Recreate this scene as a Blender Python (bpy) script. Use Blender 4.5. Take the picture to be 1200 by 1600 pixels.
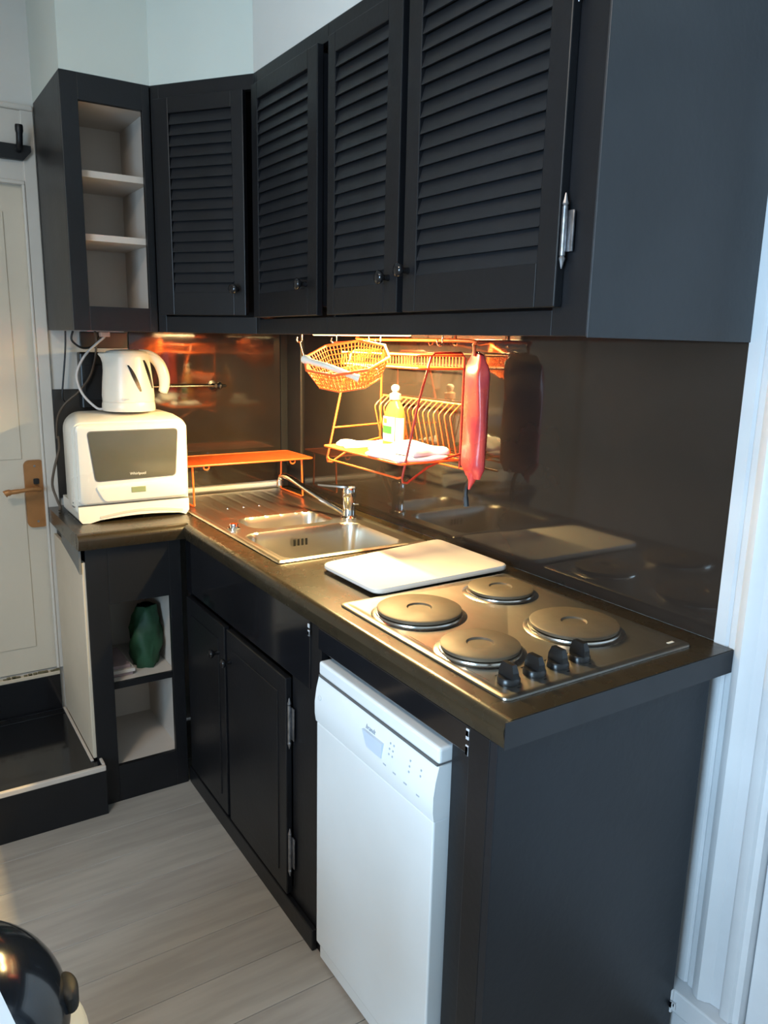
import bpy, bmesh, math, random
from mathutils import Vector, Matrix, Euler
random.seed(7)
for o in list(bpy.data.objects): bpy.data.objects.remove(o)
SC = bpy.context.scene
COL = SC.collection
PI = math.pi

# ------------------------------------------------------------------ camera
cam_d = bpy.data.cameras.new('camera')
cam = bpy.data.objects.new('camera', cam_d); COL.objects.link(cam)
_y, _p, _r, _f = -0.5781, -0.2145, 0.0218, 1214.4
F = Vector((-math.cos(_p)*math.cos(_y), -math.cos(_p)*math.sin(_y), math.sin(_p)))
R = F.cross(Vector((0, 0, 1))).normalized(); U = R.cross(F)
R2 = R*math.cos(_r) + U*math.sin(_r); U2 = -R*math.sin(_r) + U*math.cos(_r)
M = Matrix((R2, U2, -F)).transposed().to_4x4(); M.translation = Vector((2.8745, -1.4068, 1.5152))
cam.matrix_world = M
cam_d.sensor_fit = 'VERTICAL'; cam_d.sensor_height = 32.0; cam_d.lens = _f/1600*32.0
cam_d.clip_start = 0.02
SC.camera = cam

# ------------------------------------------------------------------ world, lights, exposure
w = bpy.data.worlds.new('world'); SC.world = w; w.use_nodes = True
w.node_tree.nodes['Background'].inputs[0].default_value = (0.62, 0.78, 1.0, 1)
w.node_tree.nodes['Background'].inputs[1].default_value = 1.6
SC.view_settings.view_transform = 'Standard'; SC.view_settings.look = 'None'
SC.view_settings.gamma = 1.0; SC.view_settings.use_curve_mapping = False
SC.view_settings.exposure = 0.0

def area(name, loc, direction, sx, sy, power, color, spread=PI):
    l = bpy.data.lights.new(name, 'AREA'); l.shape = 'RECTANGLE'; l.size = sx; l.size_y = sy
    l.energy = power; l.color = color; l.spread = spread
    o = bpy.data.objects.new(name, l); COL.objects.link(o); o.location = loc
    o.rotation_euler = Vector(direction).to_track_quat('-Z', 'Z' if abs(direction[2]) < .9 else 'X').to_euler()
    return o
area('window_daylight', (3.05, -3.36, 1.45), (-0.08, 1, -0.05), 1.3, 1.3, 66, (0.50, 0.76, 1.0), math.radians(115))
CEIL = (1.9, -1.95, 2.64)
area('warm_fill_light', (CEIL[0], CEIL[1], 2.53), (0, 0, -1), 0.3, 0.3, 20, (1.0, 0.84, 0.66))  # added warm fill from above, its lamp stays out of view
area('cabinet_lamp_light', (0.86, -0.2, 1.5305), (0, 0, -1), 0.54, 0.03, 50, (1.0, 0.735, 0.31))

# ------------------------------------------------------------------ materials
def mat(name, col, rough=.5, metal=0, spec=.5, noise=0, nscale=8, ncol=None, coat=0, bump=0, bscale=60, emit=None, estr=0, trans=0, stretch=None, alpha=1, sss=0):
    m = bpy.data.materials.new(name); m.use_nodes = True
    nt = m.node_tree; b = nt.nodes['Principled BSDF']
    b.inputs['Base Color'].default_value = (*col, 1); b.inputs['Roughness'].default_value = rough
    b.inputs['Metallic'].default_value = metal; b.inputs['Specular IOR Level'].default_value = spec
    b.inputs['Coat Weight'].default_value = coat; b.inputs['Coat Roughness'].default_value = .05
    b.inputs['Transmission Weight'].default_value = trans
    if emit: b.inputs['Emission Color'].default_value = (*emit, 1); b.inputs['Emission Strength'].default_value = estr
    tc = nt.nodes.new('ShaderNodeTexCoord'); mp = nt.nodes.new('ShaderNodeMapping')
    nt.links.new(tc.outputs['Object'], mp.inputs[0])
    if stretch: mp.inputs['Scale'].default_value = stretch
    n = nt.nodes.new('ShaderNodeTexNoise'); n.inputs['Scale'].default_value = nscale; n.inputs['Detail'].default_value = 5
    nt.links.new(mp.outputs[0], n.inputs[0])
    mix = nt.nodes.new('ShaderNodeMix'); mix.data_type = 'RGBA'
    c2 = ncol or tuple(c*(1-noise) for c in col)
    mix.inputs[6].default_value = (*col, 1); mix.inputs[7].default_value = (*c2, 1)
    mr = nt.nodes.new('ShaderNodeMapRange'); mr.inputs[1].default_value = .4; mr.inputs[2].default_value = .62
    nt.links.new(n.outputs[0], mr.inputs[0]); nt.links.new(mr.outputs[0], mix.inputs[0])
    nt.links.new(mix.outputs[2], b.inputs['Base Color'])
    rr = nt.nodes.new('ShaderNodeMapRange'); rr.inputs[3].default_value = rough*.88; rr.inputs[4].default_value = min(1, rough*1.12)
    nt.links.new(n.outputs[0], rr.inputs[0]); nt.links.new(rr.outputs[0], b.inputs['Roughness'])
    if bump:
        n2 = nt.nodes.new('ShaderNodeTexNoise'); n2.inputs['Scale'].default_value = bscale; n2.inputs['Detail'].default_value = 3
        nt.links.new(mp.outputs[0], n2.inputs[0])
        bp = nt.nodes.new('ShaderNodeBump'); bp.inputs['Strength'].default_value = bump; bp.inputs['Distance'].default_value = .002
        nt.links.new(n2.outputs[0], bp.inputs['Height']); nt.links.new(bp.outputs[0], b.inputs['Normal'])
    return m
M_wall = mat('white_wall_paint', (.68, .66, .62), .75, noise=.05, nscale=3, bump=.25, bscale=40)
M_soffit = mat('pale_green_white_paint', (.64, .67, .61), .7, noise=.04, nscale=3, bump=.2, bscale=30)
M_ceil = mat('ceiling_paint', (.8, .79, .76), .8)
M_black = mat('satin_black_paint', (.0075, .0078, .0098), .40, spec=.4, noise=.25, nscale=5, bump=.18, bscale=70)
M_blackg = mat('gloss_black_paint', (.010, .010, .012), .10, noise=.2, nscale=4, bump=.05, bscale=15)
M_slat = mat('slat_black_paint', (.0125, .0130, .0155), .45, spec=.4, noise=.2, nscale=12)
M_void = mat('near_black_fill', (.006, .006, .007), .8)  # near-black: darkness of gaps and insides as colour, also the socket plate
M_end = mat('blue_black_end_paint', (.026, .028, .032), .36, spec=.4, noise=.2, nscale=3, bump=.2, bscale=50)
M_lowend = mat('satin_black_daylit_tint', (.0105, .0125, .017), .38, spec=.35, noise=.2, nscale=3, bump=.2, bscale=50)  # same satin black, with the daylight's blue put into its colour
M_top = mat('dark_laminate_worktop', (.031, .022, .012), .27, noise=.15, nscale=18, bump=.03, bscale=120)
M_topedge = mat('worktop_end_strip', (.013, .014, .018), .45, noise=.2)
M_splash = mat('gloss_dark_brown_panel', (.028, .021, .017), .055, noise=.2, nscale=3, bump=.012, bscale=5)
M_batten = mat('brown_black_batten', (.035, .029, .024), .35, noise=.2)
M_cream = mat('cream_painted_board', (.63, .54, .42), .6, noise=.08, nscale=4)
M_greycream = mat('grey_cream_board', (.62, .54, .47), .6, noise=.1, nscale=3)
M_grey = mat('grey_primer', (.16, .16, .15), .6, noise=.15)
M_door = mat('cream_white_door_paint', (.66, .59, .48), .5, noise=.05, nscale=2)
M_doortrim = mat('white_casing_paint', (.66, .62, .56), .5, noise=.05, nscale=4)
M_trim = mat('glossy_white_casing_paint', (.60, .61, .63), .35, noise=.06, nscale=6, bump=.25, bscale=25)
M_steel = mat('stainless_steel', (.54, .515, .46), .30, metal=1)
M_hob = mat('brushed_hob_steel', (.50, .475, .43), .30, metal=1, noise=.14, nscale=5, stretch=(1, 3, 1))
M_ring = mat('ring_steel', (.62, .60, .57), .22, metal=1)
M_chrome = mat('chrome', (.80, .80, .80), .08, metal=1)
M_iron = mat('cast_iron_plate', (.135, .105, .072), .50, metal=.35, noise=.15, nscale=18)
M_seam2 = mat('matte_black_plastic', (.008, .008, .008), .6)
M_blkpl = mat('black_plastic', (.010, .010, .011), .3, noise=.1)
M_white = mat('white_enamel', (.83, .86, .88), .22, noise=.02, coat=.3)
M_whitepl = mat('ivory_white_plastic', (.80, .76, .67), .28, noise=.03, nscale=3, coat=.2)
M_kettle = mat('cream_kettle_plastic', (.80, .74, .64), .3, noise=.03)
M_seam = mat('seam_grey', (.12, .12, .12), .6)  # grey for seams, window rim and side marks
M_mwglass = mat('grey_mesh_oven_glass', (.085, .083, .065), .10, noise=.15, nscale=4)
M_lcd = mat('green_lcd', (.22, .26, .14), .2)
M_print = mat('grey_print', (.40, .45, .52), .5)
M_whiteprint = mat('white_print', (.7, .7, .65), .5)
M_orange = mat('orange_wire_coating', (.86, .15, .03), .32, noise=.1, nscale=20)
M_orange2 = mat('orange_painted_metal', (.84, .16, .03), .38, noise=.12, nscale=25)
M_redwire = mat('dark_red_wire_coating', (.40, .04, .02), .35, noise=.1)
M_board = mat('white_cutting_board_plastic', (.80, .74, .67), .32, noise=.05, nscale=5, bump=.05)
M_cloth = mat('white_cotton', (.80, .79, .80), .85, noise=.04, nscale=20, bump=.5, bscale=90)
M_brass = mat('orange_brass', (.42, .19, .065), .38, metal=.35, noise=.2, nscale=14)
M_green = mat('green_plastic_bag', (.05, .15, .075), .5, noise=.3, nscale=15, bump=.6, bscale=30)
M_red = mat('red_pink_plastic', (.80, .09, .07), .28, noise=.25, nscale=14, ncol=(.62, .05, .07), bump=.5, bscale=25)
M_pink = mat('pinkish_paper', (.42, .30, .30), .6, noise=.2)
M_floor = [mat('greige_laminate_%d' % i, c, .42, noise=.16, nscale=3.5, stretch=(7, .8, 1), bump=.08, bscale=30)
           for i, c in enumerate([(.415, .375, .330), (.400, .362, .320), (.430, .390, .345), (.408, .368, .328)])]
M_hinge = mat('worn_hinge_metal', (.33, .33, .35), .35, metal=.9, noise=.4, nscale=60)
M_grcable = mat('white_cable', (.62, .58, .56), .4)
M_brcable = mat('grey_brown_cable', (.09, .065, .045), .5)
M_lamp = mat('warm_lamp_tube', (1, .8, .5), .5, emit=(1.0, .62, .25), estr=5)
M_lampw = mat('fill_lamp_glow', (1, .95, .85), .5, emit=(1.0, .86, .66), estr=3)  # glow of the added fill lamp
M_glass = mat('window_glass', (1, 1, 1), .02, trans=1)
M_soap = mat('amber_soap_bottle_plastic', (.50, .20, .05), .15, noise=.1, coat=.5)
M_lab = mat('white_bottle_label', (.85, .83, .74), .5)
M_labg = mat('green_label_print', (.03, .28, .05), .5)
M_laby = mat('yellow_label_print', (.78, .62, .05), .5)
M_bin = mat('navy_black_lid_plastic', (.008, .012, .020), .16, noise=.15, coat=.4)
M_binw = mat('off_white_bin_plastic', (.70, .70, .64), .35)
M_table = mat('pale_blue_white_laminate', (.50, .62, .76), .4)
M_chip = mat('chipped_white_paint', (.62, .62, .64), .6, noise=.3, nscale=80)
M_mould = mat('brown_crumbling_filler', (.20, .17, .09), .9, noise=.5, nscale=60)

# ------------------------------------------------------------------ mesh helpers
class MB:
    def __init__(s): s.bm = bmesh.new()
    def box(s, x0, x1, y0, y1, z0, z1, bev=0, seg=2):
        b = bmesh.new(); bmesh.ops.create_cube(b, size=1)
        for v in b.verts:
            v.co = Vector(((x0+x1)/2+v.co.x*(x1-x0), (y0+y1)/2+v.co.y*(y1-y0), (z0+z1)/2+v.co.z*(z1-z0)))
        if bev: bmesh.ops.bevel(b, geom=b.edges[:], offset=bev, segments=seg, affect='EDGES', profile=.5)
        s.join(b); return s
    def join(s, b, mtx=None):
        if mtx: bmesh.ops.transform(b, matrix=mtx, verts=b.verts)
        me = bpy.data.meshes.new('t'); b.to_mesh(me); b.free(); s.bm.from_mesh(me); bpy.data.meshes.remove(me); return s
    def tube(s, pts, r, n=8, closed=False, cap=True):
        pts = [Vector(p) for p in pts]; m = len(pts); rs = r if isinstance(r, (list, tuple)) else [r]*m
        rings = []; prev = None
        for i, p in enumerate(pts):
            if closed: t = (pts[(i+1) % m]-pts[i-1])
            else: t = pts[min(i+1, m-1)]-pts[max(i-1, 0)]
            if t.length < 1e-9: t = Vector((0, 0, 1))
            t.normalize()
            if prev is None:
                a = Vector((0, 0, 1)) if abs(t.z) < .9 else Vector((1, 0, 0))
                u = t.cross(a).normalized()
            else:
                u = (prev - t*prev.dot(t)).normalized()
            prev = u; v = t.cross(u)
            rings.append([s.bm.verts.new(p+(u*math.cos(2*PI*k/n)+v*math.sin(2*PI*k/n))*rs[i]) for k in range(n)])
        for i in range(m if closed else m-1):
            a, b = rings[i], rings[(i+1) % m]
            for k in range(n): s.bm.faces.new((a[k], a[(k+1) % n], b[(k+1) % n], b[k]))
        if not closed and cap:
            s.bm.faces.new(rings[0][::-1]); s.bm.faces.new(rings[-1])
        return s
    def lathe(s, prof, c=(0, 0, 0), n=40, sx=1, sy=1, rz=0):
        rings = []
        for r, z in prof:
            rings.append([s.bm.verts.new((c[0]+r*sx*math.cos(2*PI*k/n+rz), c[1]+r*sy*math.sin(2*PI*k/n+rz), c[2]+z)) for k in range(n)])
        for a, b in zip(rings, rings[1:]):
            for k in range(n): s.bm.faces.new((a[k], a[(k+1) % n], b[(k+1) % n], b[k]))
        s.bm.faces.new(rings[0][::-1]); s.bm.faces.new(rings[-1]); return s
    def loft(s, rings, closed_ring=True, caps=True):
        R_ = [[s.bm.verts.new(p) for p in r] for r in rings]
        n = len(R_[0])
        for a, b in zip(R_, R_[1:]):
            for k in range(n if closed_ring else n-1): s.bm.faces.new((a[k], a[(k+1) % n], b[(k+1) % n], b[k]))
        if caps: s.bm.faces.new(R_[0][::-1]); s.bm.faces.new(R_[-1])
        return s
    def prism(s, pts, ax, a, b):     # polygon (2-D) extruded along axis ax from a to b
        def P(u, v, w): return {'x': (w, u, v), 'y': (u, w, v), 'z': (u, v, w)}[ax]
        A = [s.bm.verts.new(P(u, v, a)) for u, v in pts]; B = [s.bm.verts.new(P(u, v, b)) for u, v in pts]
        n = len(pts)
        for k in range(n): s.bm.faces.new((A[k], A[(k+1) % n], B[(k+1) % n], B[k]))
        s.bm.faces.new(A[::-1]); s.bm.faces.new(B); return s
    def build(s, name, m, parent=None, smooth=None, mtx=None):
        bm = s.bm
        if mtx: bmesh.ops.transform(bm, matrix=mtx, verts=bm.verts)
        bmesh.ops.recalc_face_normals(bm, faces=bm.faces)
        if smooth is not None:
            ang = math.radians(smooth)
            for f in bm.faces: f.smooth = True
            for e in bm.edges:
                if len(e.link_faces) == 2 and e.calc_face_angle(0) > ang: e.smooth = False
        me = bpy.data.meshes.new(name); bm.to_mesh(me); bm.free(); me.materials.append(m)
        o = bpy.data.objects.new(name, me); COL.objects.link(o)
        if parent: o.parent = parent; o.matrix_parent_inverse = parent.matrix_world.inverted() if False else Matrix.Translation(-parent.location)
        return o
def tag(o, label=None, cat=None, group=None, kind=None):
    if label: o['label'] = label
    if cat: o['category'] = cat
    if group: o['group'] = group
    if kind: o['kind'] = kind
    return o
def thing(name, loc, label, cat, group=None, kind=None):
    o = bpy.data.objects.new(name, None); COL.objects.link(o); o.location = loc; o.empty_display_size = .05
    return tag(o, label, cat, group, kind)
def rrect(cy, cz, hy, hz, r, n=6):
    r = min(r, hy, hz); out = []
    for (sx, sz, a0) in ((1, 1, 0), (-1, 1, PI/2), (-1, -1, PI), (1, -1, 1.5*PI)):
        for k in range(n+1):
            a = a0+PI/2*k/n
            out.append((cy+sx*(hy-r)+r*math.cos(a), cz+sz*(hz-r)+r*math.sin(a)))
    return out
def bez(p0, p1, p2, p3, n=12):
    p0, p1, p2, p3 = map(Vector, (p0, p1, p2, p3))
    return [(1-t)**3*p0+3*(1-t)**2*t*p1+3*(1-t)*t*t*p2+t**3*p3 for t in [i/n for i in range(n+1)]]
def smooth_path(pts, k=6):
    pts = [Vector(p) for p in pts]; out = []
    P = [pts[0]]+pts+[pts[-1]]
    for i in range(1, len(P)-2):
        for j in range(k):
            t = j/k; a, b, c, d = P[i-1], P[i], P[i+1], P[i+2]
            out.append(.5*((2*b)+(c-a)*t+(2*a-5*b+4*c-d)*t*t+(-a+3*b-3*c+d)*t**3))
    out.append(pts[-1]); return out
def text(s, name, size, m, parent, mtx, ext=.0004):
    cu = bpy.data.curves.new('t', 'FONT'); cu.body = s; cu.size = size; cu.extrude = ext; cu.align_x = 'CENTER'; cu.align_y = 'CENTER'
    to = bpy.data.objects.new('t', cu); COL.objects.link(to)
    bpy.context.view_layer.update()
    me = bpy.data.meshes.new_from_object(to.evaluated_get(bpy.context.evaluated_depsgraph_get()))
    bpy.data.objects.remove(to); me.transform(mtx); me.materials.clear(); me.materials.append(m); me.name = name
    o = bpy.data.objects.new(name, me); COL.objects.link(o); o.parent = parent; o.matrix_parent_inverse = Matrix.Translation(-parent.location)
    return o

H = .929          # worktop height
ZB, ZT = 1.532, 2.231   # wall cabinets: underside, top
CH = 2.64

# ------------------------------------------------------------------ the room
fl = tag(MB().box(-.05, 4.5, -3.45, .05, -.10, -.012).build('floor', M_floor[1]), kind='structure')
pm = {}
i = 0
x = .02
while x < 4.45:
    y = .0-random.random()*.9
    first = True; yy = 0.0
    while yy > -3.4:
        y2 = max(-3.4, (y if first else yy-1.28)); first = False
        L = round(yy-y2, 3)
        if L > .03:
            key = (L, i % 4)
            if key not in pm:
                b = MB().box(0, .1435, -L+.0012, 0, -.012, 0, .0008, 1).build('plank', M_floor[i % 4], fl); pm[key] = b.data; o = b
            else:
                o = bpy.data.objects.new('plank', pm[key]); COL.objects.link(o); o.parent = fl
            o.location = (x, yy, 0); i += 1
        yy = y2
    x += .145; i += 1
tag(MB().box(-.05, 4.5, -3.45, .05, CH, CH+.1).build('ceiling', M_ceil), kind='structure')
# far wall (x = 0) with the doorway y -1.69..-.941, z .32..1.99
wl = MB().box(-.1, 0, -.941, .05, 0, CH).box(-.1, 0, -3.45, -1.69, 0, CH).box(-.1, 0, -1.69, -.941, 1.99, CH).box(-.1, 0, -1.69, -.941, 0, .32)
tag(wl.build('wall_left', M_wall), kind='structure')
tag(MB().box(0, 1.985, 0, .1, 0, CH).box(1.985, 2.145, .0, .1, 0, CH).box(2.145, 2.92, .04, .1, 2.15, CH).box(2.92, 4.5, 0, .1, 0, CH).box(2.145, 2.92, 0, .1, 2.1, CH).build('wall_back', M_wall), kind='structure')
tag(MB().box(4.4, 4.5, -3.45, .05, 0, CH).build('wall_right', M_wall), kind='structure')
wf = MB().box(-.1, 2.35, -3.5, -3.4, 0, CH).box(3.75, 4.5, -3.5, -3.4, 0, CH).box(2.35, 3.75, -3.5, -3.4, 0, .75).box(2.35, 3.75, -3.5, -3.4, 2.15, CH)
tag(wf.build('wall_front', M_wall), kind='structure')
wn = MB()
for a in (2.35, 3.03, 3.70): wn.box(a, a+.05, -3.45, -3.41, .75, 2.15, .004)
for z in (.75, 1.42, 2.10): wn.box(2.35, 3.75, -3.45, -3.41, z, z+.05, .004)
wo = tag(wn.build('window_1', M_trim), kind='structure')
for a in (2.40, 3.08):
    for z in (.80, 1.47): MB().box(a, a+.63, -3.432, -3.428, z, z+.63).build('pane', M_glass, wo)
# boxed soffit above the wall cabinets, flush with their fronts
sf = MB().prism([(0, -.899), (.413, -.899), (.413, -.650), (.699, -.448), (.699, 0), (0, 0)], 'z', ZT+.001, CH)
tag(sf.build('wall_soffit_corner', M_soffit), kind='structure')
tag(MB().box(.70, 1.985, -.448, 0, ZT+.001, CH).build('wall_soffit_back', M_wall), kind='structure')

# far door, its casing and handle
d1 = tag(MB().box(-.045, -.008, -1.685, -.945, .325, 1.985, .003).build('door_1', M_door), kind='structure')
MB().box(-.010, -.004, -1.62, -1.01, 1.10, 1.90, .002).build('door_panel', M_door, d1)
MB().box(-.010, -.004, -1.62, -1.01, .42, .98, .002).build('door_panel', M_door, d1)
hp = MB().prism(rrect(-.974, .977, .034, .118, .02), 'x', -.010, .004).build('handle_plate', M_brass, d1)
hd = MB()
hd.tube([(.0, -.972, 1.0), (.045, -.972, 1.0)], [.011, .009], 12)
hd.tube(smooth_path([(.045, -.966, 1.0), (.05, -.99, 1.003), (.05, -1.03, 1.0), (.046, -1.068, .996), (.045, -1.078, .992)]), 
        [.008]*7+[.007]*6+[.008]*4+[.011]*5+[.012]*3, 10)
hd.build('lever', M_brass, hp, smooth=50)
MB().prism(rrect(-.972, 1.022, .009, .010, .004), 'x', .003, .008).build('keyhole_cover', M_blkpl, hp)
for z in (.88, 1.075): MB().tube([(.003, -.974, z), (.006, -.974, z)], .004, 8).build('screw', M_hinge, hp)
t1 = MB().box(-.0, .014, -.941, -.902, .33, 2.21, .003).box(0, .010, -1.75, -.902, 1.99, 2.205, .002).box(0, .02, -1.75, -.902, 2.205, 2.222, .005)
t1.box(0, .018, -.950, -.941, .33, 1.985, .003).box(0, .018, -1.69, -.941, 1.984, 1.996, .003).box(0, .014, -1.75, -1.69, .33, 2.21, .003)
tag(t1.build('trim_1', M_doortrim), kind='structure')

# white casing and white door at the right end of the back wall
prof = [(1.9851, .0), (1.9851, -.010), (2.010, -.010), (2.015, -.005), (2.020, -.010), (2.0325, -.0115), (2.042, -.022), (2.056, -.027), (2.070, -.020), (2.078, -.012), (2.100, -.010), (2.106, -.022), (2.112, -.026), (2.130, -.026), (2.134, -.018), (2.146, -.016), (2.146, .05)]
tag(MB().prism(prof, 'z', .125, 2.2).build('trim_2', M_trim, smooth=35), kind='structure')
t3 = MB().box(1.962, 2.152, -.048, -.001, .068, .124, .004)
b = bmesh.new()
random.seed(3)
for k in range(14):
    a = 1.962+random.random()*.05; 
    t3.box(a, a+.008+random.random()*.01, -.055, -.045, .06+random.random()*.055, .075+random.random()*.055, .002, 1)
t3.box(1.975, 2.152, -.035, -.001, .0, .068, .003)
tag(t3.build('trim_3', M_trim), kind='structure')
d2 = tag(MB().box(2.148, 2.915, .006, .04, .01, 2.095, .003).build('door_2', M_trim), kind='structure')
for z0, z1 in ((.2, .9), (1.05, 1.95)):
    MB().box(2.28, 2.80, .0, .007, z0, z1, .003).build('door_panel', M_trim, d2)
tag(MB().box(2.92, 3.05, -.024, 0, .0, 2.2, .006).box(2.146, 3.05, -.024, 0, 2.1, 2.2, .006).build('trim_4', M_trim), kind='structure')

# ------------------------------------------------------------------ entry step under the door
st = thing('entry_step', (.25, -1.3, 0), 'black step with a glossy top and pale edging, under the cream door', 'step')
MB().box(0.001, .457, -1.75, -.9305, 0, .160).box(.457, .506, -1.75, -.905, 0, .160).build('step_body', M_black, st)
MB().box(0.016, .457, -1.75, -.9305, .160, .170).box(.457, .498, -1.75, -.912, .160, .170).build('tread', M_blackg, st)
e = MB().box(.498, .512, -1.75, -.905, .156, .174, .003).box(.457, .498, -.914, -.905, .160, .176, .002).box(.02, .457, -.940, -.9305, .170, .176, .002)
e.build('edge_strip', M_greycream, st)
MB().box(0.0005, .016, -1.75, -.941, .170, .306, .002).build('riser', M_blackg, st)
MB().box(0.0005, .020, -1.75, -.941, .307, .320, .002).build('threshold_strip', M_cream, st)
mo = MB(); random.seed(5)
for k in range(26):
    yv = -1.16+random.random()*.21; s_ = .003+random.random()*.004
    mo.box(.006, .016, yv, yv+.012, .319, .320+s_, .001, 1)
mo.build('crumbling_filler', M_mould, st)
MB().box(.03, .06, -1.75, -.941, .1701, .173, .001).build('tread_bead', M_blackg, st)

# ------------------------------------------------------------------ splash panels
sp = thing('splashback_panel', (1.06, -.005, H), 'glossy dark brown splashback panel on the wall behind the hob and sink', 'splashback')
MB().box(.130, 1.984, -.006, -.0005, H+.001, ZB+.03, .0008, 1).build('panel', M_splash, sp)
MB().box(.012, .129, -.016, -.0005, H+.001, ZB+.03, .003).build('corner_batten', M_batten, sp)
MB().box(.0005, .0115, -.044, -.0005, H+.001, ZB+.03, .001).build('corner_gap_dark', M_void, sp)  # near-black strip stands in for the dark gap at the corner
sp2 = thing('splashback_panel', (.005, -.32, H), 'glossy dark brown splashback panel on the far wall behind the orange shelf', 'splashback')
MB().box(.0005, .007, -.635, -.045, H+.028, ZB+.03, .0008, 1).build('panel', M_splash, sp2)
MB().box(.0005, .010, -.80, -.640, 1.475, 1.5295, .002).build('dark_wall_strip', M_batten, sp2)
MB().box(.0005, .009, -.90, -.640, H+.028, 1.335, .001).build('dark_wall_sheet', M_batten, sp2)  # dark sheet added over the low wall behind the kettle
tag(MB().box(.0005, .020, -.56, -.06, H+.004, H+.024, .006).build('rim_glint_strip', M_white), 'white strip standing in for the sink rim glint along the far wall behind the steel draining board', 'glint strip')  # white strip painted in for the glint on the sink rim

# ------------------------------------------------------------------ worktop
wt = thing('worktop', (1.2, -.3, H-.05), 'L-shaped dark laminate worktop carrying the sink, hob and microwave', 'worktop')
bm_ = MB()
xs = [.0005, .456, .4565, 1.032, 2.0305]; ys = [-.941, -.6, -.53, -.09, -.0125]
def cellok(a, b):
    if b == 0: return a == 0
    if b == 2 and 2 == a: return False
    return True
V = {}
def vt(i_, j_, z):
    k = (i_, j_, z)
    if k not in V: V[k] = bm_.bm.verts.new((xs[i_], ys[j_], z))
    return V[k]
zt, zb_ = H, H-.05
cells = [(a, c) for a in range(4) for c in range(4) if cellok(a, c)]
for a, c in cells:
    bm_.bm.faces.new([vt(*q, zt) for q in ((a, c), (a+1, c), (a+1, c+1), (a, c+1))])
    bm_.bm.faces.new([vt(*q, zb_) for q in ((a, c), (a, c+1), (a+1, c+1), (a+1, c))])
    for (da, dc, p, q) in ((0, -1, (a, c), (a+1, c)), (0, 1, (a, c+1), (a+1, c+1)), (-1, 0, (a, c), (a, c+1)), (1, 0, (a+1, c), (a+1, c+1))):
        if (a+da, c+dc) not in cells: bm_.bm.faces.new([vt(*p, zt), vt(*q, zt), vt(*q, zb_), vt(*p, zb_)])
bm_.box(.0005, 1.984, -.0124, -.0065, zb_, zt)
bm_.build('slab', M_top, wt)
nose = [(-.600, H-.05), (-.612, H-.05)]+[(-.600-.0195*math.cos(a), H-.020+.020*math.sin(a)) for a in [k*PI/2/8 for k in range(9)]]+[(-.600, H)]
n1 = MB().prism(nose, 'x', .4865, 2.0300)
noseX = [(.456+(-.600-y_)*1.55, z_) for y_, z_ in nose]
n1.loft([[(x_, -.9405, z_) for x_, z_ in noseX], [(x_, -.600, z_) for x_, z_ in noseX]])
n1.build('front_nosing', M_top, wt, smooth=40)
MB().box(2.0305, 2.0325, -.617, -.0125, H-.049, H-.001).build('end_strip', M_topedge, wt)

# ------------------------------------------------------------------ wall cabinets
def slat_mesh(w_, name='slat'):
    prof_ = [(-.0015, -.0175), (.0045, -.0165), (.0045+.012, .0165), (.0105, .0175)]   # (outward->in, z) outer edge low
    return prof_
def louvre_door(parent, x0, x1, z0, z1, ox0, ox1, oz0, oz1, loc, rot, knobx, knobz, n, hinge=None):
    """door in its own frame: local x along the face, local -y outward; its back is at y=0"""
    T = Matrix.Translation(loc) @ Matrix.Rotation(rot, 4, 'Z')
    f = MB()
    th = .018
    f.box(x0, ox0, -th, 0, z0, z1, .002).box(ox1, x1, -th, 0, z0, z1, .002)
    f.box(ox0, ox1, -th, 0, z0, oz0, .0015).box(ox0, ox1, -th, 0, oz1, z1, .0015)
    d_ = f.build('door', M_black, parent, mtx=T)
    fix(MB().box(ox0, ox1, -.003, 0, oz0, oz1).build('backing', M_void, None, mtx=T), d_)  # near-black sheet gives the slat gaps their darkness
    me = None
    for k in range(n):
        z = oz0+(k+.5)*(oz1-oz0)/n
        if me is None:
            s_ = MB()
            hz = (oz1-oz0)/n*.56
            pr = [(-.0175, -hz), (-.0135, -hz), (-.0025, hz-.002), (-.0065, hz-.002)]
            s_.prism(pr, 'x', ox0+.0005, ox1-.0005)
            o = s_.build('slat', M_slat, None, mtx=T); me = o.data
        else:
            o = bpy.data.objects.new('slat', me); COL.objects.link(o)
        o.parent = d_; o.matrix_parent_inverse = Matrix.Identity(4); o.location = (0, 0, z)
    kb = MB().tube([Vector((0, -y_, 0)) for y_ in (0, .008, .012, .016, .020, .026, .030, .032)], [.007, .006, .006, .008, .0125, .0145, .0125, .006], 16)
    o = kb.build('knob', M_blackg, None, smooth=60, mtx=T @ Matrix.Translation((knobx, -th, knobz)))
    o.parent = d_; o.matrix_parent_inverse = Matrix.Identity(4)
    return d_
def fix(o, d_):
    o.parent = d_; o.matrix_parent_inverse = Matrix.Identity(4)
def hinge(parent, x, y, z, h=.115):
    hb = MB().tube([(x, y, z-h/2+.02), (x, y, z+h/2-.02)], .0048, 10)
    for k in (-1, 1):
        hb.tube([(x, y, z+k*(h/2-.02)), (x, y, z+k*(h/2-.016)), (x, y, z+k*(h/2-.010)), (x, y, z+k*h/2)], [.0035, .0055, .0035, .001], 8)
    hb.box(x-.016, x, y+.001, y+.005, z-h/2+.026, z+h/2-.026, .001).box(x, x+.016, y+.004, y+.0075, z-h/2+.026, z+h/2-.026, .001)
    o = hb.build('hinge', M_hinge, None, smooth=40); fix(o, parent); return o
# parents of doors are Empties at the origin in x,y so children keep world coordinates
def unit(name, label, cat, loc=(0, 0, 0)):
    return thing(name, loc, label, cat)

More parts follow.
